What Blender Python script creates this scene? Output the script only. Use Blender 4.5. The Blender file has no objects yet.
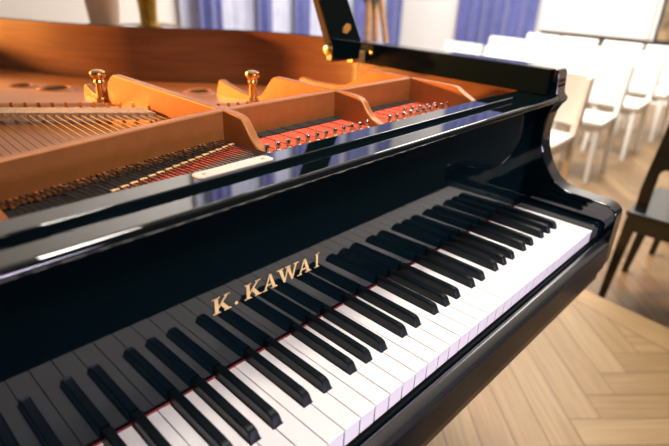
import bpy, bmesh, math, random
from mathutils import Vector, Matrix, Euler
random.seed(7)
scn = bpy.context.scene
COL = scn.collection
FL = 0.73                       # key tops above the stage floor (m)
def V(x, y, z): return Vector((x/1000.0, y/1000.0, z/1000.0 + FL))   # keyboard millimetres -> world metres

# ------------------------------------------------------------------ materials
def nt(name):
    m = bpy.data.materials.new(name); m.use_nodes = True
    return m, m.node_tree.nodes, m.node_tree.links, m.node_tree.nodes['Principled BSDF']
def plain(name, col, rough=.5, metal=0, ior=1.5, vary=.06, scale=30, bump=0, sheen=0):
    """base colour with a faint procedural mottling"""
    m, N, L, b = nt(name)
    tc = N.new('ShaderNodeTexCoord'); no = N.new('ShaderNodeTexNoise'); no.inputs['Scale'].default_value = scale
    no.inputs['Detail'].default_value = 3
    L.new(tc.outputs['Object'], no.inputs['Vector'])
    r = N.new('ShaderNodeValToRGB')
    lo = [max(0, c*(1-vary)) for c in col]; hi = [min(1, c*(1+vary)) for c in col]
    r.color_ramp.elements[0].color = (*lo, 1); r.color_ramp.elements[1].color = (*hi, 1)
    r.color_ramp.elements[0].position = .3; r.color_ramp.elements[1].position = .7
    L.new(no.outputs['Fac'], r.inputs['Fac']); L.new(r.outputs['Color'], b.inputs['Base Color'])
    b.inputs['Roughness'].default_value = rough; b.inputs['Metallic'].default_value = metal
    b.inputs['IOR'].default_value = ior
    if sheen: b.inputs['Sheen Weight'].default_value = sheen
    if bump:
        bp = N.new('ShaderNodeBump'); bp.inputs['Strength'].default_value = bump; bp.inputs['Distance'].default_value = .002
        L.new(no.outputs['Fac'], bp.inputs['Height']); L.new(bp.outputs['Normal'], b.inputs['Normal'])
    return m
def wood(name, c1, c2, rough=.35, sx=(2, 2, 30), scale=1.0, coat=0):
    m, N, L, b = nt(name)
    tc = N.new('ShaderNodeTexCoord'); mp = N.new('ShaderNodeMapping'); mp.inputs['Scale'].default_value = sx
    L.new(tc.outputs['Object'], mp.inputs['Vector'])
    no = N.new('ShaderNodeTexNoise'); no.inputs['Scale'].default_value = scale*3; no.inputs['Detail'].default_value = 6
    no.inputs['Distortion'].default_value = .6
    L.new(mp.outputs['Vector'], no.inputs['Vector'])
    r = N.new('ShaderNodeValToRGB'); r.color_ramp.elements[0].color = (*c1, 1); r.color_ramp.elements[1].color = (*c2, 1)
    r.color_ramp.elements[0].position = .32; r.color_ramp.elements[1].position = .68
    L.new(no.outputs['Fac'], r.inputs['Fac']); L.new(r.outputs['Color'], b.inputs['Base Color'])
    b.inputs['Roughness'].default_value = rough
    b.inputs['Coat Weight'].default_value = coat; b.inputs['Coat Roughness'].default_value = .1
    return m
def parquet(name, cols, rough):
    """per-plank colour (face attribute) with grain along each plank (UV)"""
    m, N, L, b = nt(name)
    at = N.new('ShaderNodeAttribute'); at.attribute_name = 'plank'
    r = N.new('ShaderNodeValToRGB'); e = r.color_ramp.elements
    e[0].color = (*cols[0], 1); e[1].color = (*cols[-1], 1)
    for i, c in enumerate(cols[1:-1]):
        k = e.new((i+1)/(len(cols)-1)); k.color = (*c, 1)
    L.new(at.outputs['Fac'], r.inputs['Fac'])
    uv = N.new('ShaderNodeUVMap'); uv.uv_map = 'UVMap'
    mp = N.new('ShaderNodeMapping'); mp.inputs['Scale'].default_value = (3, 60, 1)
    L.new(uv.outputs['UV'], mp.inputs['Vector'])
    no = N.new('ShaderNodeTexNoise'); no.inputs['Scale'].default_value = 1.2; no.inputs['Detail'].default_value = 5; no.inputs['Distortion'].default_value = .8
    L.new(mp.outputs['Vector'], no.inputs['Vector'])
    mx = N.new('ShaderNodeMix'); mx.data_type = 'RGBA'; mx.blend_type = 'MULTIPLY'; mx.inputs['Factor'].default_value = 1
    g = N.new('ShaderNodeValToRGB'); g.color_ramp.elements[0].color = (.78, .74, .70, 1); g.color_ramp.elements[1].color = (1, 1, 1, 1)
    g.color_ramp.elements[0].position = .3; g.color_ramp.elements[1].position = .65
    L.new(no.outputs['Fac'], g.inputs['Fac'])
    L.new(r.outputs['Color'], mx.inputs['A']); L.new(g.outputs['Color'], mx.inputs['B'])
    L.new(mx.outputs['Result'], b.inputs['Base Color'])
    b.inputs['Roughness'].default_value = rough
    return m

M = {}
M['lacquer'] = plain('black_lacquer', (.0012, .0052, .0072), .045, ior=1.8, vary=.15, scale=4)
M['lacquer_board'] = plain('fallboard_black_lacquer', (.0010, .0046, .0062), .04, ior=1.55, vary=.15, scale=4)
M['lacquer_top'] = plain('shelf_black_lacquer', (.0010, .0042, .0060), .03, ior=2.1, vary=.15, scale=4)
M['lacquer_satin'] = plain('brushed_black_lacquer', (.010, .011, .011), .24, ior=1.9, vary=.2, scale=30)
M['lacquer_slip'] = plain('keyslip_black_lacquer', (.0022, .0060, .0080), .2, ior=1.2, vary=.15, scale=4)
M['lacquer_soft'] = plain('satin_black_lacquer', (.0020, .0065, .0088), .14, ior=1.48, vary=.15, scale=4)
M['ivory'] = plain('white_key_plastic', (.80, .775, .745), .22, vary=.01, scale=8)
M['ebony'] = plain('black_key_plastic', (.0022, .0055, .0075), .36, ior=1.32, vary=.1, scale=40)
M['gold_letter'] = plain('gold_lettering', (.98, .66, .30), .35, metal=.35, vary=.1, scale=200)
M['plate'] = plain('copper_painted_iron', (.36, .128, .036), .38, metal=.3, vary=.07, scale=60, bump=.04)
M['veneer'] = wood('mahogany_veneer', (.115, .036, .013), (.18, .060, .021), .32, (1.5, 1.5, 22), 1.2, coat=.12)
M['spruce'] = wood('spruce_soundboard', (.42, .23, .09), (.52, .30, .13), .4, (30, 2, 2))
M['brass'] = plain('polished_brass', (.78, .50, .20), .22, metal=1, vary=.1, scale=80)
M['brass_dull'] = plain('dull_brass', (.62, .40, .19), .45, metal=.7, vary=.12, scale=120)
M['nickel'] = plain('nickel_pin', (.72, .70, .66), .22, metal=1, vary=.05)
M['steel'] = plain('steel_string', (.05, .042, .036), .45, metal=.6, vary=.08)
M['copper_wire'] = plain('wound_string', (.11, .05, .025), .6, metal=.2, vary=.1)
M['red_felt'] = plain('red_felt', (.60, .075, .03), .95, vary=.25, scale=160, bump=.4)
M['key_felt'] = plain('dark_red_felt', (.22, .02, .018), .95, vary=.25, scale=160)
M['dark_matte'] = plain('dark_matte', (.012, .010, .010), .95, vary=.2, scale=120)
M['pale_felt'] = plain('pale_braid', (.38, .23, .14), .95, vary=.3, scale=220, bump=.5)
M['label_plate'] = plain('engraved_label', (.66, .60, .50), .38, metal=.25, vary=.05)
M['white_paint'] = plain('white_painted_wood', (.82, .795, .74), .42, vary=.02)
M['dark_wood'] = wood('black_stained_wood', (.005, .008, .010), (.010, .013, .014), .2, (20, 3, 3))
M['wall'] = plain('warm_white_plaster', (.80, .775, .74), .85, vary=.02, scale=3, bump=.02)
M['dark_wall'] = plain('dark_teal_wall', (.010, .017, .020), .9, vary=.1, scale=3)
M['ceiling'] = plain('ceiling_plaster', (.70, .68, .66), .9, vary=.02, scale=3)
M['dark_oak'] = wood('dark_oak_wood', (.045, .028, .016), (.07, .045, .026), .5, (2, 2, 20))
M['screen'] = plain('white_panel', (.78, .755, .72), .7, vary=.01, scale=2)
M['curtain'] = plain('blue_satin_curtain', (.095, .108, .31), .45, vary=.16, scale=9, sheen=.5)
M['sheer'] = plain('pale_blue_sheer', (.50, .52, .66), .6, vary=.08, scale=7, sheen=.3)
M['easel'] = wood('honey_wood', (.34, .17, .07), (.46, .25, .11), .45, (3, 3, 20))
M['urn'] = plain('beige_ceramic', (.80, .61, .45), .5, vary=.1, scale=8)
M['gilt_pad'] = plain('amber_pad', (.62, .30, .06), .5, vary=.1)
M['gilt'] = plain('gilt_metal', (.85, .55, .10), .25, metal=.8, vary=.1, scale=12)
M['console'] = wood('walnut_console', (.19, .09, .045), (.28, .14, .07), .4, (3, 20, 20))
M['frame'] = plain('dark_picture_frame', (.02, .025, .03), .4)
M['picture'] = plain('brown_gold_picture', (.22, .15, .08), .6, vary=.8, scale=5)
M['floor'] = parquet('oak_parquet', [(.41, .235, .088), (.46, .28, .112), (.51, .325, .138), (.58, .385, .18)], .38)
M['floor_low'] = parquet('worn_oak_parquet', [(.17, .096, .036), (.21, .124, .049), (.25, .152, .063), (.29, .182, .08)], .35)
M['plank'] = wood('oak_border_board', (.46, .285, .118), (.52, .335, .15), .4, (30, 2, 2))
M['leather'] = plain('black_leather', (.006, .007, .008), .6, ior=1.3, vary=.2, scale=60, bump=.2)
M['lamp'] = None

# ------------------------------------------------------------------ mesh helpers
def mesh_obj(name, bm, mat, parent=None, smooth=True, bevel=0, seg=2, loc=None):
    bmesh.ops.recalc_face_normals(bm, faces=bm.faces)
    me = bpy.data.meshes.new(name); bm.to_mesh(me); bm.free()
    me.materials.append(mat)
    o = bpy.data.objects.new(name, me); COL.objects.link(o)
    if parent: o.parent = parent
    if loc is not None: o.location = loc
    if smooth:
        for p in me.polygons: p.use_smooth = True
        try: me.set_sharp_from_angle(angle=math.radians(38))
        except Exception: pass
    if bevel:
        b = o.modifiers.new('bevel', 'BEVEL'); b.width = bevel; b.segments = seg; b.limit_method = 'ANGLE'
        b.angle_limit = math.radians(35)
    if smooth and (bevel or mat.name.endswith('lacquer')):
        wn = o.modifiers.new('weighted_normals', 'WEIGHTED_NORMAL'); wn.keep_sharp = True; wn.weight = 80
    return o
def empty(name, loc, label=None, cat=None, group=None, rz=0):
    o = bpy.data.objects.new(name, None); COL.objects.link(o); o.location = loc; o.rotation_euler.z = rz
    o.empty_display_size = .05
    tag(o, label, cat, group)
    return o
def tag(o, label=None, cat=None, group=None, kind=None):
    if label: o['label'] = label
    if cat: o['category'] = cat
    if group: o['group'] = group
    if kind: o['kind'] = kind
    return o
def box(bm, x0, x1, y0, y1, z0, z1):
    vs = [bm.verts.new((x, y, z)) for x in (x0, x1) for y in (y0, y1) for z in (z0, z1)]
    for f in ((0,1,3,2), (4,6,7,5), (0,4,5,1), (2,3,7,6), (0,2,6,4), (1,5,7,3)):
        bm.faces.new([vs[i] for i in f])
    return vs
def prism(bm, poly, axis, a, b):
    """poly: 2D points; extruded along axis from a to b. axis x: poly=(y,z); y: (x,z); z: (x,y)"""
    def mk(p, t):
        if axis == 'x': return (t, p[0], p[1])
        if axis == 'y': return (p[0], t, p[1])
        return (p[0], p[1], t)
    A = [bm.verts.new(mk(p, a)) for p in poly]; B = [bm.verts.new(mk(p, b)) for p in poly]
    n = len(poly)
    bm.faces.new(A); bm.faces.new(B[::-1])
    for i in range(n): bm.faces.new((A[i], A[(i+1) % n], B[(i+1) % n], B[i]))
def tube(bm, p, q, r0, r1=None, n=10, caps=True):
    r1 = r0 if r1 is None else r1
    p = Vector(p); q = Vector(q); d = (q-p).normalized()
    u = d.orthogonal().normalized(); w = d.cross(u)
    A = []; B = []
    for i in range(n):
        t = 2*math.pi*i/n; k = u*math.cos(t)+w*math.sin(t)
        A.append(bm.verts.new(p+k*r0)); B.append(bm.verts.new(q+k*r1))
    for i in range(n): bm.faces.new((A[i], A[(i+1) % n], B[(i+1) % n], B[i]))
    if caps: bm.faces.new(A[::-1]); bm.faces.new(B)
def lathe(bm, prof, c=(0, 0, 0), n=24):
    rings = []
    for r, z in prof:
        rings.append([bm.verts.new((c[0]+r*math.cos(2*math.pi*i/n), c[1]+r*math.sin(2*math.pi*i/n), c[2]+z)) for i in range(n)])
    for a, b in zip(rings, rings[1:]):
        for i in range(n): bm.faces.new((a[i], a[(i+1) % n], b[(i+1) % n], b[i]))
    bm.faces.new(rings[0][::-1]); bm.faces.new(rings[-1])
def quad_leg(bm, top, bot, wt, wb):
    """square tapered leg between two centres"""
    A = [bm.verts.new((top[0]+sx*wt, top[1]+sy*wt, top[2])) for sx, sy in ((-1,-1),(1,-1),(1,1),(-1,1))]
    B = [bm.verts.new((bot[0]+sx*wb, bot[1]+sy*wb, bot[2])) for sx, sy in ((-1,-1),(1,-1),(1,1),(-1,1))]
    bm.faces.new(A); bm.faces.new(B[::-1])
    for i in range(4): bm.faces.new((A[i], A[(i+1) % 4], B[(i+1) % 4], B[i]))
def catmull(pts, n=6, closed=False):
    out = []; N = len(pts)
    rng = range(N if closed else N-1)
    for i in rng:
        g = lambda k: Vector(pts[k % N] if closed else pts[min(max(k, 0), N-1)])
        p0, p1, p2, p3 = g(i-1), g(i), g(i+1), g(i+2)
        for j in range(n):
            t = j/n
            out.append(.5*((2*p1)+(p2-p0)*t+(2*p0-5*p1+4*p2-p3)*t*t+(3*p1-p0-3*p2+p3)*t**3))
    if not closed: out.append(Vector(pts[-1]))
    return [tuple(v) for v in out]
S = .001
# piano parts are meshed in keyboard millimetres, then carried to metres relative to the piano's base
PB = Vector((-.611, .60, 0))                               # piano base on the stage floor
piano = empty('grand_piano', PB, 'black lacquered grand piano, its lid propped open, seen along the keyboard', 'piano')
def pmesh(name, bm, mat, parent=piano, bevel=0, seg=2, smooth=True):
    for v in bm.verts: v.co = V(*v.co) - PB
    return mesh_obj(name, bm, mat, parent, smooth, bevel*S, seg)

# ------------------------------------------------------------------ the piano case
arm_curve = [(-27, 24), (-26, 31), (-22, 38), (-14, 43.5), (-2, 47), (22, 48.5), (45, 49.5), (66, 51), (80, 55), (93, 63), (106, 76), (117, 92),
             (125, 107), (131, 124), (134, 146), (133, 167), (130, 186), (124, 199), (118.5, 206), (116.5, 210.5), (118, 215.5), (122, 218.5),
             (124.5, 222), (126.5, 240), (128, 258), (131, 263), (136, 264.5)]
def arm(x0, x1):
    bm = bmesh.new()
    prism(bm, arm_curve + [(610, 264.5), (610, -75), (-27, -75)], 'x', x0, x1)
    return bm
pmesh('case_arm', arm(20, 58), M['lacquer'], bevel=2.2, seg=3)
pmesh('case_arm', arm(-1280, -1242), M['lacquer'], bevel=2.2, seg=3)

# bent side: inner line of the rim, from the treble arm round the tail to the bass arm
treble = [(22, 604), (14, 692), (-14, 800), (-68, 912), (-140, 985), (-222, 1052), (-310, 1140), (-399, 1289), (-480, 1470), (-560, 1640), (-690, 1780), (-860, 1850), (-1030, 1825), (-1170, 1720), (-1232, 1560), (-1242, 1350)]
inner = [(20, 604)] + catmull(treble, 6)[1:] + [(-1242, 1000), (-1242, 604)]
def offset(path, d):
    out = []
    for i, p in enumerate(path):
        a = Vector(path[max(i-1, 0)]); b = Vector(path[min(i+1, len(path)-1)])
        t = (b-a).normalized(); nrm = Vector((t.y, -t.x))
        out.append(tuple(Vector(p)+nrm*d))
    return out
def wall_band(pa, pb, z0, z1):
    bm = bmesh.new(); R = []
    for a, b in zip(pa, pb):
        R.append([bm.verts.new((a[0], a[1], z0)), bm.verts.new((a[0], a[1], z1)), bm.verts.new((b[0], b[1], z1)), bm.verts.new((b[0], b[1], z0))])
    for r, s in zip(R, R[1:]):
        for i in range(4): bm.faces.new((r[i], r[(i+1) % 4], s[(i+1) % 4], s[i]))
    bm.faces.new(R[0]); bm.faces.new(R[-1][::-1])
    return bm
pmesh('case_rim', wall_band(offset(inner, 3), offset(inner, 38), -60, 264.5), M['lacquer'], bevel=2, seg=2)
pmesh('inner_veneer', wall_band(inner, offset(inner, 3.2), 110, 263.3), M['veneer'])
# treble side in front of the bend: veneer below, a black liner above
bm = bmesh.new(); box(bm, 17, 20.2, 170, 604, 150, 219); pmesh('inner_veneer', bm, M['veneer'])
bm = bmesh.new(); box(bm, 11, 20.5, 140, 598, 218, 263.5); lin = pmesh('arm_liner', bm, M['lacquer_slip'], bevel=1.5)
bm = bmesh.new(); lathe(bm, [(0.5, 0), (4, 0), (4, 1.5), (1, 2.2)], n=14)
for v in bm.verts: v.co = Vector((10.8 - v.co.z, 559 + v.co.y, 244 + v.co.x))
pmesh('liner_screw', bm, M['brass_dull'], lin)
bm = bmesh.new(); box(bm, -1242, -1234, 140, 604, 150, 263.5); pmesh('arm_liner', bm, M['lacquer_slip'], bevel=1.5)

# key bed, key slip and key blocks
bm = bmesh.new(); box(bm, -1242, 20, -24, 330, -100, -60); pmesh('keybed', bm, M['lacquer_soft'], bevel=2)
slip = [(-2.5, -46), (-2.5, -24.5), (-4.5, -22), (-7, -22.6), (-8.5, -25.5), (-10, -26), (-29.6, -29), (-30, -31), (-30, -74), (-28, -76), (-10, -76), (-10, -60)]
cap = [(-10, -27.5), (-10.2, -23), (-11.5, -20.3), (-14, -19.3), (-17, -19.5), (-24, -21.6), (-27.8, -23.4), (-29.4, -26), (-30, -30)]
bm = bmesh.new(); prism(bm, cap, 'x', -1242, 19.8); pmesh('keyslip_cap', bm, M['lacquer_satin'], bevel=.3, seg=2)
bm = bmesh.new(); prism(bm, slip, 'x', -1242, 20); pmesh('keyslip', bm, M['lacquer_slip'], bevel=.4, seg=2)
blk = [(-9, -30), (-9, 2), (-7, 6), (-2, 8.5), (6, 9.5), (150, 10.5), (150, -30)]
for a, b in ((1.5, 19.9), (-1241.9, -1223.5)):
    bm = bmesh.new(); prism(bm, blk, 'x', a, b); pmesh('key_block', bm, M['lacquer'], bevel=1.5, seg=3)

# fallboard: the open flap behind the keys, with raised gold letters
lean = .016
fbz = [(-6, 0), (203, 0)]
bm = bmesh.new()
prism(bm, [(152 - 6*lean, -6), (152 + 206*lean, 206), (164 + 206*lean, 206), (164 - 6*lean, -6)], 'x', -1241.5, 19.5)
fall = pmesh('fallboard', bm, M['lacquer_board'])
def strokes(bm, quads, x0, z0, w, h):
    """each glyph is a set of polygons in a unit box"""
    for q in quads:
        pts = [(x0+p[0]*w, z0+p[1]*h) for p in q]
        A = [bm.verts.new((x, 152 + z*lean - .9, z)) for x, z in pts]
        B = [bm.verts.new((x, 152 + z*lean + .4, z)) for x, z in pts]
        n = len(pts); bm.faces.new(A); bm.faces.new(B[::-1])
        for i in range(n): bm.faces.new((A[i], A[(i+1) % n], B[(i+1) % n], B[i]))
def serif(cx, z, w, up):
    t = .055
    return [(cx-w, z), (cx+w, z), (cx+w*.92, z+t*up), (cx-w*.92, z+t*up)]
K = [[(.10, 0), (.30, 0), (.30, 1), (.10, 1)], serif(.20, 0, .22, 1), serif(.20, 1, .22, -1),
     [(.30, .40), (.78, .97), (.88, .97), (.30, .28)], serif(.83, 1, .17, -1),
     [(.40, .50), (.56, .62), (.95, .03), (.70, .03)], serif(.83, 0, .21, 1)]
A_ = [[(.47, 1.02), (.56, 1.02), (.22, .03), (.12, .03)], [(.44, 1.02), (.60, 1.02), (.92, .03), (.70, .03)], serif(.16, 0, .17, 1), serif(.82, 0, .22, 1),
      [(.28, .36), (.74, .36), (.74, .29), (.26, .29)]]
W_ = [[(.06, .97), (.22, .97), (.38, -.02), (.30, -.02)], [(.30, -.02), (.36, -.02), (.54, .97), (.47, .97)], [(.44, .97), (.58, .97), (.74, -.02), (.66, -.02)],
      [(.66, -.02), (.73, -.02), (.93, .97), (.86, .97)], serif(.13, 1, .15, -1), serif(.50, 1, .13, -1), serif(.90, 1, .12, -1)]
I_ = [[(.34, 0), (.66, 0), (.66, 1), (.34, 1)], serif(.5, 0, .42, 1), serif(.5, 1, .42, -1)]
DOT = [[(.5+.5*math.cos(t*math.pi/6), .5+.5*math.sin(t*math.pi/6)) for t in range(12)]]
for nm, g, x0, w, z0, h in (('letter', K, -700.5, 21.5, 76.5, 19), ('full_stop', DOT, -673.2, 3.8, 77, 3.8), ('letter', K, -660, 22, 76.3, 19),
                       ('letter', A_, -635.5, 20.5, 76, 19), ('letter', W_, -614, 32, 76, 19), ('letter', A_, -583, 21.5, 75.5, 19), ('letter', I_, -556, 9.5, 75.5, 19)):
    bm = bmesh.new(); strokes(bm, g, x0, z0, w, h); pmesh(nm, bm, M['gold_letter'], fall, smooth=False)

# folded flap on top of the fallboard, and the shelf above it
nose = lambda cy, cz, r, a0, a1, n: [(cy+r*math.cos(math.radians(a0+(a1-a0)*i/n)), cz+r*math.sin(math.radians(a0+(a1-a0)*i/n))) for i in range(n+1)]
led = [(196, 206.2)] + nose(123.2, 211.7, 5.5, 270, 90, 26) + [(196, 217.2)]
bm = bmesh.new(); prism(bm, led, 'x', -1280, 58); pmesh('fallboard_flap', bm, M['lacquer_top'], smooth=False)
she = [(186, 206)] + nose(185, 222.2, 1, 0, 90, 5) + nose(160, 221.2, 2, 90, 180, 14) + [(158, 206)]
bm = bmesh.new(); prism(bm, she, 'x', -1140, -82); shelf = pmesh('music_shelf', bm, M['lacquer_top'], smooth=False)
bm = bmesh.new(); prism(bm, [(-693, 163), (-610, 163), (-606, 166), (-606, 177), (-610, 180), (-693, 180), (-697, 177), (-697, 166)], 'z', 223.2, 224.6)
lab = pmesh('label_plate', bm, M['label_plate'], shelf, bevel=.3)
for x in (-687, -616):
    bm = bmesh.new(); lathe(bm, [(.2, 0), (2.2, 0), (2.2, .6), (1, 1)], (x, 171.5, 224.5), 12); pmesh('plate_screw', bm, M['brass_dull'], shelf)

# legs of the piano, set back under the case
for x, y in ((-95, 345), (-1127, 345), (-640, 1560)):
    bm = bmesh.new()
    prof = [(46, -700), (46, -690), (34, -660), (36, -600), (52, -200), (58, -130), (62, -62)]
    lathe(bm, prof, (x, y, 0), 20); leg = pmesh('leg', bm, M['lacquer'])
    bm = bmesh.new(); tube(bm, (x-12, y, -712), (x+12, y, -712), 18, n=16); pmesh('caster', bm, M['brass_dull'], leg)

# ------------------------------------------------------------------ keys
PW = 23.5
NB = {'C': (0, 1), 'D': (1, 1), 'E': (1, 0), 'F': (0, 1), 'G': (1, 1), 'A': (1, 1), 'B': (1, 0)}
BC = {'C': 23.5-2.6, 'D': 47+2.6, 'F': 94-3.8, 'G': 117.5, 'A': 141+3.8}   # black key centres from the octave's left edge
WI = 'CDEFGAB'
LK = 148.4; HEAD = 49.6; CLR = 6.6
def white_mesh(n, left, right):
    i = WI.index(n); x0 = .55; x1 = PW-.55
    def edge(side):
        names = {'C': (None, 'C'), 'D': ('C', 'D'), 'E': ('D', None), 'F': (None, 'F'), 'G': ('F', 'G'), 'A': ('G', 'A'), 'B': ('A', None)}[n]
        nm = names[side]
        if nm is None: return None
        return BC[nm] - i*PW
    l = edge(0) if left else None; r = edge(1) if right else None
    lx = (l+CLR) if l is not None else x0; rx = (r-CLR) if r is not None else x1
    p = [(x0, 0), (x1, 0)]
    if r is not None: p += [(x1, HEAD-.6), (rx, HEAD-.6)]
    p += [(rx, LK), (lx, LK)]
    if l is not None: p += [(lx, HEAD-.6), (x0, HEAD-.6)]
    bm = bmesh.new(); prism(bm, p, 'z', -2.6, 0)
    # front apron and wooden body below
    box(bm, x0+.35, x1-.35, .9, HEAD-2, -24, -2.6); box(bm, lx+.4, rx-.4, HEAD-2, LK, -24, -2.6)
    for v in bm.verts: v.co *= S
    bmesh.ops.recalc_face_normals(bm, faces=bm.faces)
    me = bpy.data.meshes.new('white_key'); bm.to_mesh(me); bm.free(); me.materials.append(M['ivory'])
    return me
def black_mesh():
    # cross-section loft: base front, shoulder, top
    rows = [(HEAD-.2, [(-5.6, -3), (5.6, -3), (5.6, -.2), (-5.6, -.2)])]
    bm = bmesh.new()
    st = [(HEAD-.2, -4, 5.8), (HEAD+.4, 1.2, 5.75), (HEAD+3.6, 8.2, 5.1), (HEAD+5.2, 10.4, 4.85), (HEAD+8.2, 11.8, 4.7), (HEAD+14, 12.2, 4.65), (LK+2, 12.2, 4.65)]
    R = []
    for y, zt, wt in st:
        zt = max(zt, -3.5)
        wm = 5.8 if zt < 6 else wt+.35
        R.append([bm.verts.new(c) for c in ((-5.8, y, -4.2), (-wt-(5.8-wt)*.28, y, max(zt-1.4, -4.1)), (-wt+.9, y, zt), (wt-.9, y, zt), (wt+(5.8-wt)*.28, y, max(zt-1.4, -4.1)), (5.8, y, -4.2))])
    for a, b in zip(R, R[1:]):
        for i in range(6): bm.faces.new((a[i], a[(i+1) % 6], b[(i+1) % 6], b[i]))
    bm.faces.new(R[0][::-1]); bm.faces.new(R[-1])
    for v in bm.verts: v.co *= S
    bmesh.ops.recalc_face_normals(bm, faces=bm.faces)
    me = bpy.data.meshes.new('black_key'); bm.to_mesh(me); bm.free(); me.materials.append(M['ebony'])
    for p in me.polygons: p.use_smooth = True
    me.set_sharp_from_angle(angle=math.radians(32))
    return me
cache = {}
def key(me, name, x, bev):
    o = bpy.data.objects.new(name, me); COL.objects.link(o); o.parent = piano
    o.location = V(x, 0, 0) - PB
    if bev:
        b = o.modifiers.new('bevel', 'BEVEL'); b.width = bev*S; b.segments = 2; b.limit_method = 'ANGLE'; b.angle_limit = math.radians(40)
    return o
bkm = black_mesh()
for w in range(52):                                          # white keys counted from the treble end
    n = WI[(-w) % 7]; left, right = True, True
    if w == 0: right = False
    if w == 51: left = False
    k = (n, left, right)
    if k not in cache: cache[k] = white_mesh(*k)
    key(cache[k], 'white_key', -(w+1)*PW, .5)
for o in range(0, 8):
    base = -PW - (8-o)*164.5
    for n, cx in BC.items():
        x = base + cx
        if x < -1222 or (o == 0 and n != 'A'): continue
        key(bkm, 'black_key', x, 0)
bm = bmesh.new(); box(bm, -1222, 0, LK+.5, 150.6, -6, .6); pmesh('key_felt', bm, M['key_felt'])
bm = bmesh.new(); box(bm, -1222, 0, 4, LK, -58, -25); pmesh('key_frame', bm, M['dark_matte'])

# ------------------------------------------------------------------ iron plate, strings and pins
ZP = 183.0
def poly_with_holes(name, outer, holes, z, thick, mat, parent):
    cu = bpy.data.curves.new(name, 'CURVE'); cu.dimensions = '2D'; cu.fill_mode = 'BOTH'; cu.extrude = thick*S/2
    for loop in [outer]+holes:
        sp = cu.splines.new('POLY'); sp.points.add(len(loop)-1); sp.use_cyclic_u = True
        for p, c in zip(sp.points, loop): 
            q = V(c[0], c[1], 0)-PB; p.co = (q.x, q.y, 0, 1)
    t = bpy.data.objects.new(name+'_tmp', cu); COL.objects.link(t)
    bpy.context.view_layer.update()
    dg = bpy.context.evaluated_depsgraph_get()
    me = bpy.data.meshes.new_from_object(t.evaluated_get(dg)); bpy.data.objects.remove(t)
    me.name = name; me.materials.clear(); me.materials.append(mat)
    o = bpy.data.objects.new(name, me); COL.objects.link(o); o.parent = parent
    o.location.z = (z-thick/2)*S+FL
    return o
hole_c = [(-592, 1035, 20), (-556, 935, 26), (-336, 738, 23)]
hitch = [(12, 430), (-128, 450), (-330, 490), (-430, 545), (-545, 640), (-700, 745), (-858, 830), (-1000, 950), (-1232, 1150)]
back = [(17, 600), (-14, 800), (-140, 985), (-222, 1052), (-310, 1140), (-399, 1289), (-560, 1640), (-860, 1850), (-1230, 1570)]
bm = bmesh.new()
prism(bm, [(12, 175)] + catmull(hitch, 4) + [(-1232, 175)], 'z', ZP-10, ZP)
plate = pmesh('iron_plate', bm, M['plate'])
bm = bmesh.new(); R = []
for h, r in zip(catmull(hitch, 5), catmull(back, 5)):
    row = []
    for j in range(13):
        t = j/12; q = t*t*(3-2*t)
        row.append(bm.verts.new((h[0]+(r[0]-h[0])*t, h[1]+(r[1]-h[1])*t, ZP-54*q)))
    R.append(row)
for a, b in zip(R, R[1:]):
    for j in range(12): bm.faces.new((a[j], a[j+1], b[j+1], b[j]))
web = pmesh('hitch_web', bm, M['plate'], plate)
md = web.modifiers.new('thickness', 'SOLIDIFY'); md.thickness = .009; md.offset = -1
def web_z(x, y):
    best = (1e9, ZP)
    for v in web.data.vertices:
        p = v.co + PB; d = (p.x*1000-x)**2 + (p.y*1000-y)**2
        if d < best[0]: best = (d, (p.z-FL)*1000)
    return best[1]
def pp(name, bm, mat, bevel=0, seg=2): return pmesh(name, bm, mat, plate_root, bevel, seg)
plate_root = piano
for x, y, r in hole_c:
    bm = bmesh.new()
    n = 28; prof = [(r-1, -8), (r-1, 6), (r+3, 8.5), (r+9, 6), (r+16, 0), (r+16, -8)]
    zw = web_z(x, y)
    rings = [[bm.verts.new((x+R*math.cos(2*math.pi*i/n), y+R*math.sin(2*math.pi*i/n), zw+z)) for i in range(n)] for R, z in prof]
    for a, b in zip(rings, rings[1:]+rings[:1]):
        for i in range(n): bm.faces.new((a[i], a[(i+1) % n], b[(i+1) % n], b[i]))
    ring = pmesh('rosette_ring', bm, M['plate'])
    bm = bmesh.new(); lathe(bm, [(r-.6, -4), (r-.6, 2)], (x, y, zw), 24); pmesh('rosette_dark_disc', bm, M['dark_matte'], ring)  # solid dark disc, its colour stands for the shade inside a hole
# cross wall and the four struts
wp = [(-1236, 236), (-1050, 262), (-850, 291), (-772, 303), (-708, 313), (-640, 324), (-551, 336), (-330, 338), (-121, 338)]
bm = wall_band(wp, [(p[0], p[1]+13) for p in wp], 187, 235); pmesh('cross_wall', bm, M['plate'], bevel=2, seg=2)
def strut(x, prof, w=13):
    bm = bmesh.new(); top = catmull(prof, 5)
    prism(bm, [(top[0][0], ZP-6)] + top + [(top[-1][0], ZP-55)], 'x', x-w/2, x+w/2)
    return pmesh('strut', bm, M['plate'], bevel=2, seg=2)
strut(-545, [(222, 195), (240, 196), (258, 199), (268, 203), (279, 212), (289, 224), (299, 232), (318, 235), (350, 235), (500, 235), (640, 235), (662, 233), (680, 222), (697, 203), (715, 191), (740, 188), (765, 192), (785, 199), (792, 196), (800, 178)])
strut(-330, [(200, 197), (225, 198), (245, 201), (258, 206), (269, 215), (279, 227), (291, 233), (312, 235), (350, 235), (420, 235), (478, 235), (494, 232), (508, 218), (524, 200), (542, 191), (570, 190), (600, 193), (630, 198), (656, 204), (664, 200), (674, 172)])
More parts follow.
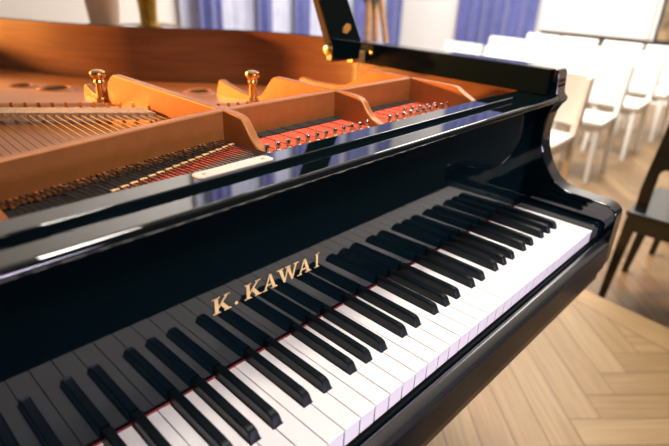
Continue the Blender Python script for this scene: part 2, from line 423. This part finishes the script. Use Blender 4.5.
strut(-128, [(190, 192), (196, 207), (204, 215), (218, 222), (232, 229), (243, 234), (270, 235), (340, 235), (400, 235), (432, 235), (446, 232), (462, 222), (480, 209), (500, 198), (523, 193), (560, 191), (600, 190), (640, 192), (650, 170)])
strut(-847, [(180, 199), (240, 202), (276, 206), (290, 214), (302, 226), (314, 233), (330, 235), (640, 235), (1200, 235), (1300, 215), (1350, 180), (1400, 160)])
# tall plate bolts
for x, y in ((-556, 708), (-336, 552)):
    bm = bmesh.new()
    lathe(bm, [(11, 0), (11, 4), (7.5, 6), (6.8, 28), (8, 31), (9.5, 34), (8.2, 37), (9.5, 40), (13, 43), (14, 47), (13, 51), (9, 53.5), (3, 54.5)], (x, y, ZP), 20)
    pmesh('plate_bolt', bm, M['brass'])
# felts and dark sheets below the strings in front of the cross wall
def slab(name, pts, z0, z1, mat): 
    bm = bmesh.new(); prism(bm, pts, 'z', z0, z1); return pmesh(name, bm, mat)
slab('dark_matte', [(-839, 178), (-552, 178), (-552, 345), (-640, 336), (-708, 324), (-772, 314), (-839, 304)], 184, 186.5, M['dark_matte'])  # black sheet over the plate under the left strings
slab('red_felt', [(-735, 240), (-735, 250), (-640, 282), (-553, 308), (-553, 270), (-620, 246), (-700, 225)], 186, 193, M['red_felt'])
slab('red_felt', [(-537, 260), (-537, 322), (-338, 326), (-338, 258)], 184, 193, M['red_felt'])
slab('red_felt', [(-322, 254), (-322, 326), (-136, 328), (-136, 246)], 184, 193, M['red_felt'])
slab('dark_matte', [(-537, 316), (-537, 337), (-136, 338), (-136, 322)], 186, 194.5, M['dark_matte'])  # dark strip between the cross wall and the red felt
slab('string_braid', [(-700, 236), (-700, 222), (-560, 262), (-560, 276)], 190, 197, M['pale_felt'])
# strings
def string(p, q, r, mat, z0=None):
    bm = bmesh.new(); tube(bm, p, q, r, n=5, caps=False); return pmesh('string', bm, mat)
def wall_y(x):
    for a, b in zip(wp, wp[1:]):
        if a[0] <= x <= b[0]: return a[1] + (b[1]-a[1])*(x-a[0])/(b[0]-a[0])
    return 338
for i in range(46):                                          # left section, in front of the cross wall
    x = -834 + i*(834-560)/45; y = wall_y(x)
    string((x+16, 176, 200), (x, y+4, 197), .8, M['steel'])
for i in range(28):                                          # and behind it
    t = i/27; x = -836 + 274*t; y = wall_y(x)
    string((x, y+8, 197), (x+18-18*t, 770-215*t, 199), .6, M['copper_wire'])
for i in range(8):
    x = -531 + i*26.4
    string((x+4, 255, 196), (x, 342, 195), .5, M['dark_matte'])
for i in range(9): string((-531+i*22, 346, 198), (-539+i*22, 500-i*6.5, 198), .6, M['copper_wire'])
for i in range(8):
    x = -314 + i*23
    string((x+4, 250, 196), (x, 342, 195), .5, M['dark_matte'])
# agraffes under the cross wall, pressure bar pieces, hitch pins
for i in range(13):
    x = -846 + i*23.2; y = wall_y(x)
    bm = bmesh.new(); prism(bm, [(x-2.5, 188), (x-2.5, 192), (x-5.5, 197), (x+5.5, 197), (x+2.5, 192), (x+2.5, 188)], 'y', y-3, y+1)
    pmesh('agraffe', bm, M['plate'])
for i in range(14):
    x = -775 + i*15.2; y = wall_y(x) - 14 - 2*math.sin(i)
    bm = bmesh.new(); prism(bm, [(x-3.5, 194), (x+3.5, 194), (x+2.5, 199.5), (x-2.5, 199.5)], 'y', y-2, y+2)
    pmesh('string_damper', bm, M['copper_wire'])
for i in range(16):
    x = -742 + i*11.9; y = 250 + (x+742)*.30
    bm = bmesh.new(); box(bm, x-4.6, x+4.6, y-2.2, y+2.2, 194, 199.5); pmesh('bearing_bar', bm, M['brass_dull'], bevel=1)
hy = lambda x: 772 - 215*(x+846)/284
slab('string_braid', [(-840, hy(-840)-52), (-560, hy(-560)-52), (-560, hy(-560)-8), (-840, hy(-840)-8)], 190, 201, M['pale_felt'])
for i in range(18):
    x = -836 + i*16
    bm = bmesh.new(); tube(bm, (x, hy(x)+3, ZP), (x-2, hy(x)+7, 206), 3.2, 2.6, n=8); pmesh('hitch_pin', bm, M['brass'])
slab('string_braid', [(-522, 486), (-345, 432), (-345, 444), (-522, 500)], 190, 199, M['pale_felt'])
for i in range(11):
    x = -518 + i*16; bm = bmesh.new(); tube(bm, (x, 506-(x+518)*.3, ZP), (x-1, 509-(x+518)*.3, 203), 2.6, 2.2, n=8); pmesh('hitch_pin', bm, M['brass'])
# tuning pins: heads show over the shelf's back edge
def pin(x, y):
    bm = bmesh.new()
    lathe(bm, [(2.6, 0), (2.6, 9), (3.6, 9.5), (3.6, 15), (2.7, 15.5), (2.7, 17.5), (3.3, 19.5), (3.4, 23), (2.2, 25)], (x, y, ZP), 10)
    pmesh('tuning_pin', bm, M['nickel'])
for i in range(24):
    x = -546 + i*17.4
    if abs(x+330) < 11: continue
    pin(x, 251 - .022*max(0, x+330))
for i in range(5): pin(-240+i*18, 268 - i*2.4)

# ------------------------------------------------------------------ lid prop
bm = bmesh.new()
zx = lambda z: -105 + (z-237)*(-.455)
pts = [(-108, 232), (-20, 232), (-14, 262), (-16, 276), (-62, 352), (-74, 372), (-88-.47*450, 822), (-128-.47*450, 822), (-152, 366), (-150, 352), (-110, 262)]
prism(bm, pts, 'y', 568, 588); prop = pmesh('lid_prop', bm, M['lacquer'], bevel=2.5, seg=2)
bm = bmesh.new(); prism(bm, [(-78, 291), (-68, 289), (-55, 297), (-56, 307), (-66, 309), (-77, 301)], 'y', 565.5, 568.3); pmesh('felt_pad', bm, M['gilt_pad'], prop)
bm = bmesh.new(); lathe(bm, [(6, 0), (6, 3), (11, 4), (11.5, 8), (8, 12), (2, 13)], n=16)
for v in bm.verts: v.co = Vector((-112 - v.co.z, 572 + v.co.y, 257 + v.co.x))
pmesh('stop_knob', bm, M['brass'], prop)
bm = bmesh.new(); box(bm, -30, 14, 578, 596, 222, 246); pmesh('prop_hinge', bm, M['brass_dull'], prop, bevel=2)

# ------------------------------------------------------------------ floors, stage, walls
def herring(name, poly_in, z, mat, ang=-43, w=.095, L=.57, org=(0, 0), gap=.0009):
    """herringbone boards clipped by the predicate poly_in (centre test on board halves)"""
    bm = bmesh.new(); uvl = bm.loops.layers.uv.new('UVMap'); pl = bm.faces.layers.float.new('plank')
    c, s = math.cos(math.radians(ang)), math.sin(math.radians(ang))
    R = lambda x, y: (org[0]+c*x-s*y, org[1]+s*x+c*y)
    K_ = 130
    for k in range(-K_, K_):
        for m_ in range(-9, 9):
            for kind in (0, 1):
                x0 = k*w + m_*2*L; y0 = k*w
                if kind == 0: r = (x0, y0, x0+L, y0+w)
                else: r = (x0-w, y0, x0, y0+L)
                g = gap
                q = [R(r[0]+g, r[1]+g), R(r[2]-g, r[1]+g), R(r[2]-g, r[3]-g), R(r[0]+g, r[3]-g)]
                cl = poly_in(q)
                if not cl: continue
                rv = random.random(); ux, uy = random.random()*9, random.random()*9
                vs = [bm.verts.new((p[0], p[1], z)) for p in cl]
                f = bm.faces.new(vs); f[pl] = rv
                for lp in f.loops:
                    dx = lp.vert.co.x-org[0]; dy = lp.vert.co.y-org[1]
                    u = c*dx+s*dy; v = -s*dx+c*dy
                    lp[uvl].uv = (u+ux, v+uy) if kind == 0 else (v+ux, u+uy)
    return bm
def clipper(planes):
    """convex clip: planes (nx, ny, d) keep nx*x+ny*y<=d"""
    def f(q):
        P = q
        for nx, ny, d in planes:
            out = []
            for i in range(len(P)):
                a, b = P[i], P[(i+1) % len(P)]
                fa, fb = nx*a[0]+ny*a[1]-d, nx*b[0]+ny*b[1]-d
                if fa <= 0: out.append(a)
                if fa*fb < 0:
                    t = fa/(fa-fb); out.append((a[0]+(b[0]-a[0])*t, a[1]+(b[1]-a[1])*t))
            P = out
            if len(P) < 3: return None
        ar = sum(P[i][0]*P[(i+1) % len(P)][1]-P[(i+1) % len(P)][0]*P[i][1] for i in range(len(P)))
        return P if abs(ar) > 1e-6 else None
    return f
ZL = -.17                                                    # the hall floor lies a step below the stage
SE = lambda y: 1.1 + (y-.23)*.125                            # stage edge line x(y)
SB = lambda y: .99 + (y-.23)*.235                            # inner edge of the border board
XW, YW, XM, YM, ZC = 6.5, 5.5, -3.2, -3.4, 4.6
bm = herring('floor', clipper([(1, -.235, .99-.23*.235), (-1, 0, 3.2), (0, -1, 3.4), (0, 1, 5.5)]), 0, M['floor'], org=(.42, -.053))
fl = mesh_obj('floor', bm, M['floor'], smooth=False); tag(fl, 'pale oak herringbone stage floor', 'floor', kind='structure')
bm = bmesh.new()
prism(bm, [(-3.2, -3.4), (SE(-3.4)-.004, -3.4), (SE(5.5)-.004, 5.5), (-3.2, 5.5)], 'z', ZL+.001, -.0012)
o = mesh_obj('floor_base', bm, M['dark_oak'], smooth=False); tag(o, 'dark boards under the stage parquet', 'floor', kind='structure')
bm = bmesh.new()
prism(bm, [(SB(-3.4)+.012, -3.4), (SE(-3.4), -3.4), (SE(5.5), 5.5), (SB(5.5)+.012, 5.5)] if SB(5.5) < SE(5.5) else
      [(SB(-3.4)+.012, -3.4), (SE(-3.4), -3.4), (SE(1.22), 1.22)], 'z', -.03, .0004)
o = mesh_obj('trim_1', bm, M['plank'], smooth=False, bevel=.002); tag(o, 'pale oak border board along the stage edge', 'trim', kind='structure')
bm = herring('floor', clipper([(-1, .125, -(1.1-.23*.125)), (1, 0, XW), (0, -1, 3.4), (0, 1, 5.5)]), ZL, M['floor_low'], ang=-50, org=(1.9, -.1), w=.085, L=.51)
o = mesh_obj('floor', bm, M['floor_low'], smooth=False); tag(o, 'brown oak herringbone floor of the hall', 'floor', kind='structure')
bm = bmesh.new(); box(bm, XM, XW, YM, YW, ZL-.05, ZL-.001); o = mesh_obj('floor_base', bm, M['dark_oak'], smooth=False); tag(o, 'dark boards under the hall parquet', 'floor', kind='structure')
bm = bmesh.new(); box(bm, XM, XW+.1, YW, YW+.1, ZL, ZC); o = mesh_obj('wall_back', bm, M['wall'], smooth=False); tag(o, 'white wall beyond the piano tail', 'wall', kind='structure')
bm = bmesh.new(); box(bm, XW, XW+.1, YM, YW, ZL, ZC); o = mesh_obj('wall_right', bm, M['wall'], smooth=False); tag(o, 'white wall behind the rows of chairs', 'wall', kind='structure')
bm = bmesh.new(); box(bm, XM, 2.6, -1.1, -1.0, .0005, ZC); o = mesh_obj('wall_added', bm, M['dark_wall'], smooth=False); tag(o, 'unseen dark wall added behind the player', 'wall', kind='structure')  # added partition, out of view; keeps the fallboard's reflection dark
bm = bmesh.new(); box(bm, 2.6, XW+.1, YM-.1, YM, ZL, ZC); o = mesh_obj('wall_front', bm, M['wall'], smooth=False); tag(o, 'white wall across the hall from the drapes', 'wall', kind='structure')
bm = bmesh.new(); box(bm, XM, XW+.1, YM, YW+.1, ZC, ZC+.1); o = mesh_obj('ceiling', bm, M['ceiling'], smooth=False); tag(o, 'white ceiling', 'ceiling', kind='structure')
bm = bmesh.new(); box(bm, XW-.03, XW, YM, 2.98, .46, .565); o = mesh_obj('trim_2', bm, M['dark_oak'], smooth=False, bevel=.004); tag(o, 'dark strip on the wall behind the chairs', 'trim', kind='structure')  # dark strip along the bottom edge of the white panel

# white panel on the wall above the dark strip, picture beside it
bm = bmesh.new(); box(bm, XW-.06, XW-.005, 1.62, 2.93, .57, 3.2)
o = mesh_obj('wall_panel', bm, M['screen'], bevel=.004); tag(o, 'plain white panel on the wall above the chair rows', 'panel')
pic = empty('picture', (XW-.04, 1.3, .52), 'dark framed brown picture at the right end of the white panel', 'picture')
bm = bmesh.new(); box(bm, -.02, .02, -.26, .26, .0, 1.1); mesh_obj('frame', bm, M['frame'], pic, bevel=.004)
bm = bmesh.new(); box(bm, -.026, -.019, -.22, .22, .06, 1.04); mesh_obj('canvas', bm, M['picture'], pic)

# ------------------------------------------------------------------ curtains
def drape(bm, ax, a0, a1, base, z0, z1, wl, amp, ph=0, th=.006):
    """hanging cloth in folds; ax 'x' runs along x at y=base, ax 'y' along y at x=base"""
    n = int(abs(a1-a0)/.018); R = []
    for i in range(n+1):
        a = a0+(a1-a0)*i/n; t = (a-a0)/wl*2*math.pi
        d = amp*math.sin(t+ph+.9*math.sin(t*.23+ph)) + amp*.35*math.sin(2.3*t+ph*2)
        row = []
        for off in (0, th):
            for k, z in ((1.0, z1), (1.12, z0)):
                row.append(bm.verts.new((a, base-d*k+off, z) if ax == 'x' else (base-d*k+off, a, z)))
        R.append(row)
    for r, s in zip(R, R[1:]):
        for i, j in ((0, 1), (1, 3), (3, 2), (2, 0)): bm.faces.new((r[i], r[j], s[j], s[i]))
    for r in (R[0], R[-1]): bm.faces.new((r[0], r[1], r[3], r[2]))
def curtain(name, label, ax, a0, a1, base, wl, amp, mat, ph=0):
    bm = bmesh.new(); drape(bm, ax, a0, a1, base, ZL+.03, 4.35, wl, amp, ph)
    o = mesh_obj(name, bm, M[mat]); tag(o, label, 'curtain'); return o
curtain('sheer_curtain', 'wide pale sheer curtain hanging behind the narrow blue drapes', 'x', 2.36, 6.3, 5.42, .26, .03, 'sheer', .3)
for k, (a0, a1, lb) in enumerate(((2.50, 2.86, 'leftmost narrow blue drape, beyond the piano tail'), (3.36, 3.62, 'narrow blue drape second from the left beyond the piano tail'),
        (4.02, 4.32, 'narrow blue drape third from the left beyond the piano tail'), (4.70, 5.0, 'narrow blue drape partly behind the lid prop'), (5.2, 5.75, 'blue drape behind the wooden easel'), (6.05, 6.33, 'blue drape in the corner right of the wooden easel'))):
    curtain('curtain', lb, 'x', a0, a1, 5.28, .19, .045, 'curtain', .4+k)
curtain('curtain', 'blue drape on the wall behind the white chairs', 'y', 2.98, 4.26, 6.38, .20, .05, 'curtain', .8)

# ------------------------------------------------------------------ console table, urn, gilt vase, easel
YC = 2.6
def zc(px): return px/1000.0+FL
con = empty('console_table', (.42, YC, 0), 'brown wooden console table beyond the piano, under the beige urn', 'table')
ctop = zc(118)
bm = bmesh.new(); box(bm, -.42, .29, -.17, .2, ctop-.035, ctop); mesh_obj('table_top', bm, M['console'], con, bevel=.004)
bm = bmesh.new(); box(bm, -.38, .25, -.13, .16, ctop-.13, ctop-.035); mesh_obj('apron', bm, M['console'], con)
for sx, sy in ((-.36, -.12), (.23, -.12), (-.36, .15), (.23, .15)):
    bm = bmesh.new(); quad_leg(bm, (sx, sy, ctop-.035), (sx, sy, 0), .025, .016); mesh_obj('leg', bm, M['console'], con)
urn = empty('urn', (.285, YC, ctop), 'large beige urn on the console table beyond the piano', 'urn')
bm = bmesh.new(); lathe(bm, [(.066, 0), (.069, .01), (.073, .04), (.081, .12), (.088, .22), (.088, .30), (.07, .38), (.045, .43), (.042, .47), (.055, .50), (.05, .50), (.037, .47), (.037, .40)], n=36); mesh_obj('body', bm, M['urn'], urn)
vas = empty('vase', (.54, YC+.02, ctop), 'gilt metal vase standing right of the beige urn', 'vase')
bm = bmesh.new(); lathe(bm, [(.05, 0), (.05, .008), (.046, .02), (.048, .08), (.056, .16), (.066, .28), (.075, .36), (.068, .36), (.05, .24), (.04, .1)], n=10); mesh_obj('body', bm, M['gilt'], vas, smooth=False)

ea = empty('easel', (2.75, 2.9, ZL), 'wooden tripod easel in front of the blue drapes', 'easel')
def eleg(p, q, w): 
    bm = bmesh.new(); tube(bm, p, q, w, w*.95, n=4); return mesh_obj('leg', bm, M['easel'], ea)
eleg((-.055, -.02, 1.20), (-.145, -.15, 0), .028); eleg((.02, -.02, 1.20), (.075, -.12, 0), .03); eleg((.085, -.02, 1.20), (.31, -.15, 0), .026)
eleg((-.32, -.05, 1.27), (-.86, .10, 0), .026)
bm = bmesh.new(); box(bm, -.36, .16, -.05, .03, 1.155, 1.22); mesh_obj('crossbar', bm, M['easel'], ea, bevel=.004)
bm = bmesh.new(); tube(bm, (-.02, -.07, 1.135), (-.02, .03, 1.135), .04, n=14); mesh_obj('clamp_knob', bm, M['frame'], ea)
bm = bmesh.new(); box(bm, -.03, .05, -.02, .01, 1.20, 2.07); mesh_obj('mast', bm, M['easel'], ea, bevel=.003)

# ------------------------------------------------------------------ white chairs in rows facing the piano
def make_white():
    t = empty('white_chair', (0, 0, 0))
    bm = bmesh.new(); prism(bm, [(0, -.18), (.36, -.165), (.36, .165), (0, .18)], 'z', .41, .455); mesh_obj('seat', bm, M['white_paint'], t, bevel=.014, seg=3)
    bm = bmesh.new(); box(bm, .03, .345, -.155, .155, .365, .41); mesh_obj('apron', bm, M['white_paint'], t)
    for sy in (-1, 1):
        bm = bmesh.new(); quad_leg(bm, (.035, sy*.145, .42), (.012, sy*.16, 0), .021, .014); mesh_obj('leg', bm, M['white_paint'], t, bevel=.004)
        bm = bmesh.new(); quad_leg(bm, (.345, sy*.155, .46), (.385, sy*.165, 0), .02, .014); mesh_obj('leg', bm, M['white_paint'], t, bevel=.004)
        bm = bmesh.new(); quad_leg(bm, (.395, sy*.165, .80), (.345, sy*.158, .44), .015, .019); mesh_obj('back_post', bm, M['white_paint'], t, bevel=.004)
    bm = bmesh.new(); R = []
    for i in range(9):
        y = -.185 + .37*i/8; d = .02*(1-(y/.185)**2)
        R.append([bm.verts.new(c) for c in ((.372+d, y, .50), (.402+d, y, .815), (.42+d, y, .815), (.388+d, y, .50))])
    for a, b in zip(R, R[1:]):
        for k in range(4): bm.faces.new((a[k], a[(k+1) % 4], b[(k+1) % 4], b[k]))
    bm.faces.new(R[0]); bm.faces.new(R[-1][::-1])
    mesh_obj('backrest', bm, M['white_paint'], t, bevel=.008, seg=3)
    return t
def copy_thing(t):
    r = t.copy(); COL.objects.link(r)
    for ch in list(t.children):
        c = ch.copy(); COL.objects.link(c); c.parent = r
    return r
w0 = make_white()
rown = ['in the row nearest the piano', 'in the second row from the piano', 'in the third row from the piano', 'in the last row by the wall']
posn = ['at the aisle end', 'second from the aisle end', 'third from the aisle end', 'farthest from the aisle']
first = True
for r, x in enumerate((2.06, 2.885, 3.70, 4.51)):
    for k in range(4):
        c = w0 if first else copy_thing(w0); first = False
        c.location = (x, 1.03 + k*.41, ZL); c.rotation_euler.z = random.uniform(-.03, .03)
        tag(c, 'white chair %s, %s' % (posn[k], rown[r]), 'chair', 'white audience chairs')

# ------------------------------------------------------------------ dark chairs beside the stage
def make_dark():
    t = empty('dark_chair', (0, 0, 0))
    bm = bmesh.new(); prism(bm, [(0, -.215), (.43, -.20), (.43, .20), (0, .215)], 'z', .425, .447); mesh_obj('seat', bm, M['dark_wood'], t, bevel=.007, seg=3)
    bm = bmesh.new(); prism(bm, [(.012, -.205), (.415, -.19), (.415, .19), (.012, .205)], 'z', .355, .4255); mesh_obj('seat_rail', bm, M['dark_wood'], t, bevel=.003)
    for p, q in (((.035, .185, .43), (.02, .212, 0)), ((.035, -.185, .43), (.02, -.212, 0)), ((.375, .175, .43), (.36, .215, 0)), ((.375, -.175, .43), (.36, -.215, 0))):
        bm = bmesh.new(); quad_leg(bm, p, q, .023, .014); mesh_obj('leg', bm, M['dark_wood'], t, bevel=.003)
    # back: a frame with rounded cut-out, leaning slightly
    top = [(.2025, .585)] + catmull([(.200, .62), (.188, .76), (.178, .88), (.15, .905), (0, .915), (-.15, .905), (-.178, .88), (-.188, .76), (-.200, .62)], 4) + [(-.2025, .585)]
    low = [(-.160, .585), (-.156, .602), (-.142, .616), (-.115, .622), (.115, .622), (.142, .616), (.156, .602), (.160, .585)]
    bm = bmesh.new()
    half = lambda sg: [(sg*p[0], p[1]) for p in ((.205, .44), (.207, .52), (.2025, .5849), (.160, .5849), (.160, .44))]
    prism(bm, half(1), 'x', .10, .122); prism(bm, half(-1), 'x', .10, .122)
    n = len(top)//2
    rim = [p for p in top if p[1] > .60]
    prism(bm, [(.2025, .585), (.2005, .622), (.115, .622), (.142, .616), (.156, .602), (.160, .585)], 'x', .10, .122)
    prism(bm, [(-.2025, .585), (-.2005, .622), (-.115, .622), (-.142, .616), (-.156, .602), (-.160, .585)], 'x', .10, .122)
    prism(bm, [(.2, .6221)] + [p for p in top if p[1] > .625] + [(-.2, .6221)], 'x', .10, .122)
    for v in bm.verts: v.co.x += max(0, v.co.z-.44)*.10
    mesh_obj('backrest', bm, M['dark_wood'], t, smooth=False)
    return t
d0 = make_dark(); d0.location = (1.383, .03, ZL)
tag(d0, 'dark wooden chair with open back, standing just below the stage edge', 'chair', 'dark chairs beside the stage')
d1 = copy_thing(d0); d1.location = (2.035, -.01, ZL)
tag(d1, 'dark wooden chair standing behind the one at the stage edge, only its leg showing', 'chair', 'dark chairs beside the stage')

# black bench in front of the keyboard
be = empty('piano_bench', (-.615, -.33, 0), 'black padded piano bench in front of the keyboard', 'bench')
bm = bmesh.new(); box(bm, -.30, .30, -.16, .16, .425, .485); mesh_obj('cushion', bm, M['leather'], be, bevel=.018, seg=3)
bm = bmesh.new(); box(bm, -.29, .29, -.15, .15, .35, .426); mesh_obj('seat_box', bm, M['lacquer_soft'], be, bevel=.004)
for sx in (-.255, .255):
    for sy in (-.12, .12):
        bm = bmesh.new(); quad_leg(bm, (sx, sy, .36), (sx*1.02, sy*1.02, 0), .024, .018); mesh_obj('leg', bm, M['lacquer_soft'], be)

# ------------------------------------------------------------------ light
def area(name, loc, target, size, power, col, size_y=None):
    l = bpy.data.lights.new(name, 'AREA'); l.energy = power; l.color = col; l.size = size
    if size_y: l.shape = 'RECTANGLE'; l.size_y = size_y
    o = bpy.data.objects.new(name, l); COL.objects.link(o); o.location = loc
    o.rotation_euler = (Vector(target)-Vector(loc)).to_track_quat('-Z', 'Y').to_euler()
    return o
def spot(name, loc, target, power, col, deg, blend=.5, rad=.06):
    l = bpy.data.lights.new(name, 'SPOT'); l.energy = power; l.color = col; l.spot_size = math.radians(deg); l.spot_blend = blend; l.shadow_soft_size = rad
    o = bpy.data.objects.new(name, l); COL.objects.link(o); o.location = loc
    o.rotation_euler = (Vector(target)-Vector(loc)).to_track_quat('-Z', 'Y').to_euler()
    return o
area('hall_light', (4.6, 1.6, 4.2), (4.6, 1.6, 0), 2.0, 150, (1, .95, .88))
h = area('hall_light', (2.1, 1.2, 4.2), (4.2, 1.9, 0), 1.4, 165, (1, .95, .88)); h.data.spread = math.radians(110)  # added unseen, to brighten the chair fronts
k = area('stage_light', (-.08, .17, 3.4), (-.05, .18, 0), .5, 6.0, (1, .94, .84), .5); k.data.spread = math.radians(48)
f = area('front_light', (-.35, -.93, 1.0), (-.35, .0, .70), 1.5, 2.3, (.86, .74, 1), .15); f.data.spread = math.radians(42)
spot('warm_lamp', (-1.9, 2.95, 1.24), (-.46, 1.22, .9), 1250, (1, .43, .09), 56, .6, .08)
p = area('plate_fill', (-.75, -.85, 2.45), (-.42, .40, .94), .4, 2.8, (1, .90, .80)); p.data.spread = math.radians(44)  # added fill for the front of the iron plate, no real lamp
area('drape_fill', (2.6, 2.9, 3.6), (3.3, 5.5, 3.0), 1.4, 150, (1, .95, .90))  # added wash that brightens the drapes and upper back wall
area('wall_fill', (3.9, 2.4, 3.7), (6.5, 2.9, 3.0), 1.3, 110, (1, .95, .90))  # added wash that brightens the upper right wall
pl = bpy.data.lights.new('urn_fill', 'POINT'); pl.energy = 24; pl.color = (1, .74, .5); pl.shadow_soft_size = .12  # added point fill to lift the urn; no lamp stands there
plo = bpy.data.objects.new('urn_fill', pl); COL.objects.link(plo); plo.location = (-2.2, 1.9, 1.85)
w = bpy.data.worlds.new('room'); scn.world = w; w.use_nodes = True
w.node_tree.nodes['Background'].inputs['Color'].default_value = (.55, .62, .80, 1)
w.node_tree.nodes['Background'].inputs['Strength'].default_value = .10

# ------------------------------------------------------------------ camera
cam = bpy.data.cameras.new('camera'); co = bpy.data.objects.new('camera', cam); COL.objects.link(co)
cam.sensor_fit = 'HORIZONTAL'; cam.sensor_width = 36; cam.lens = 514.362/669*36
co.location = V(-937.13, -237.289, 398.839)
co.rotation_euler = Euler((1.124473, -0.034961, -0.799465), 'XYZ')
cam.clip_start = .02
cam.dof.use_dof = True; cam.dof.focus_distance = .66; cam.dof.aperture_fstop = 3.8
scn.camera = co
vs = scn.view_settings
vs.view_transform = 'Standard'; vs.look = 'None'; vs.exposure = 0; vs.gamma = 1; vs.use_curve_mapping = False
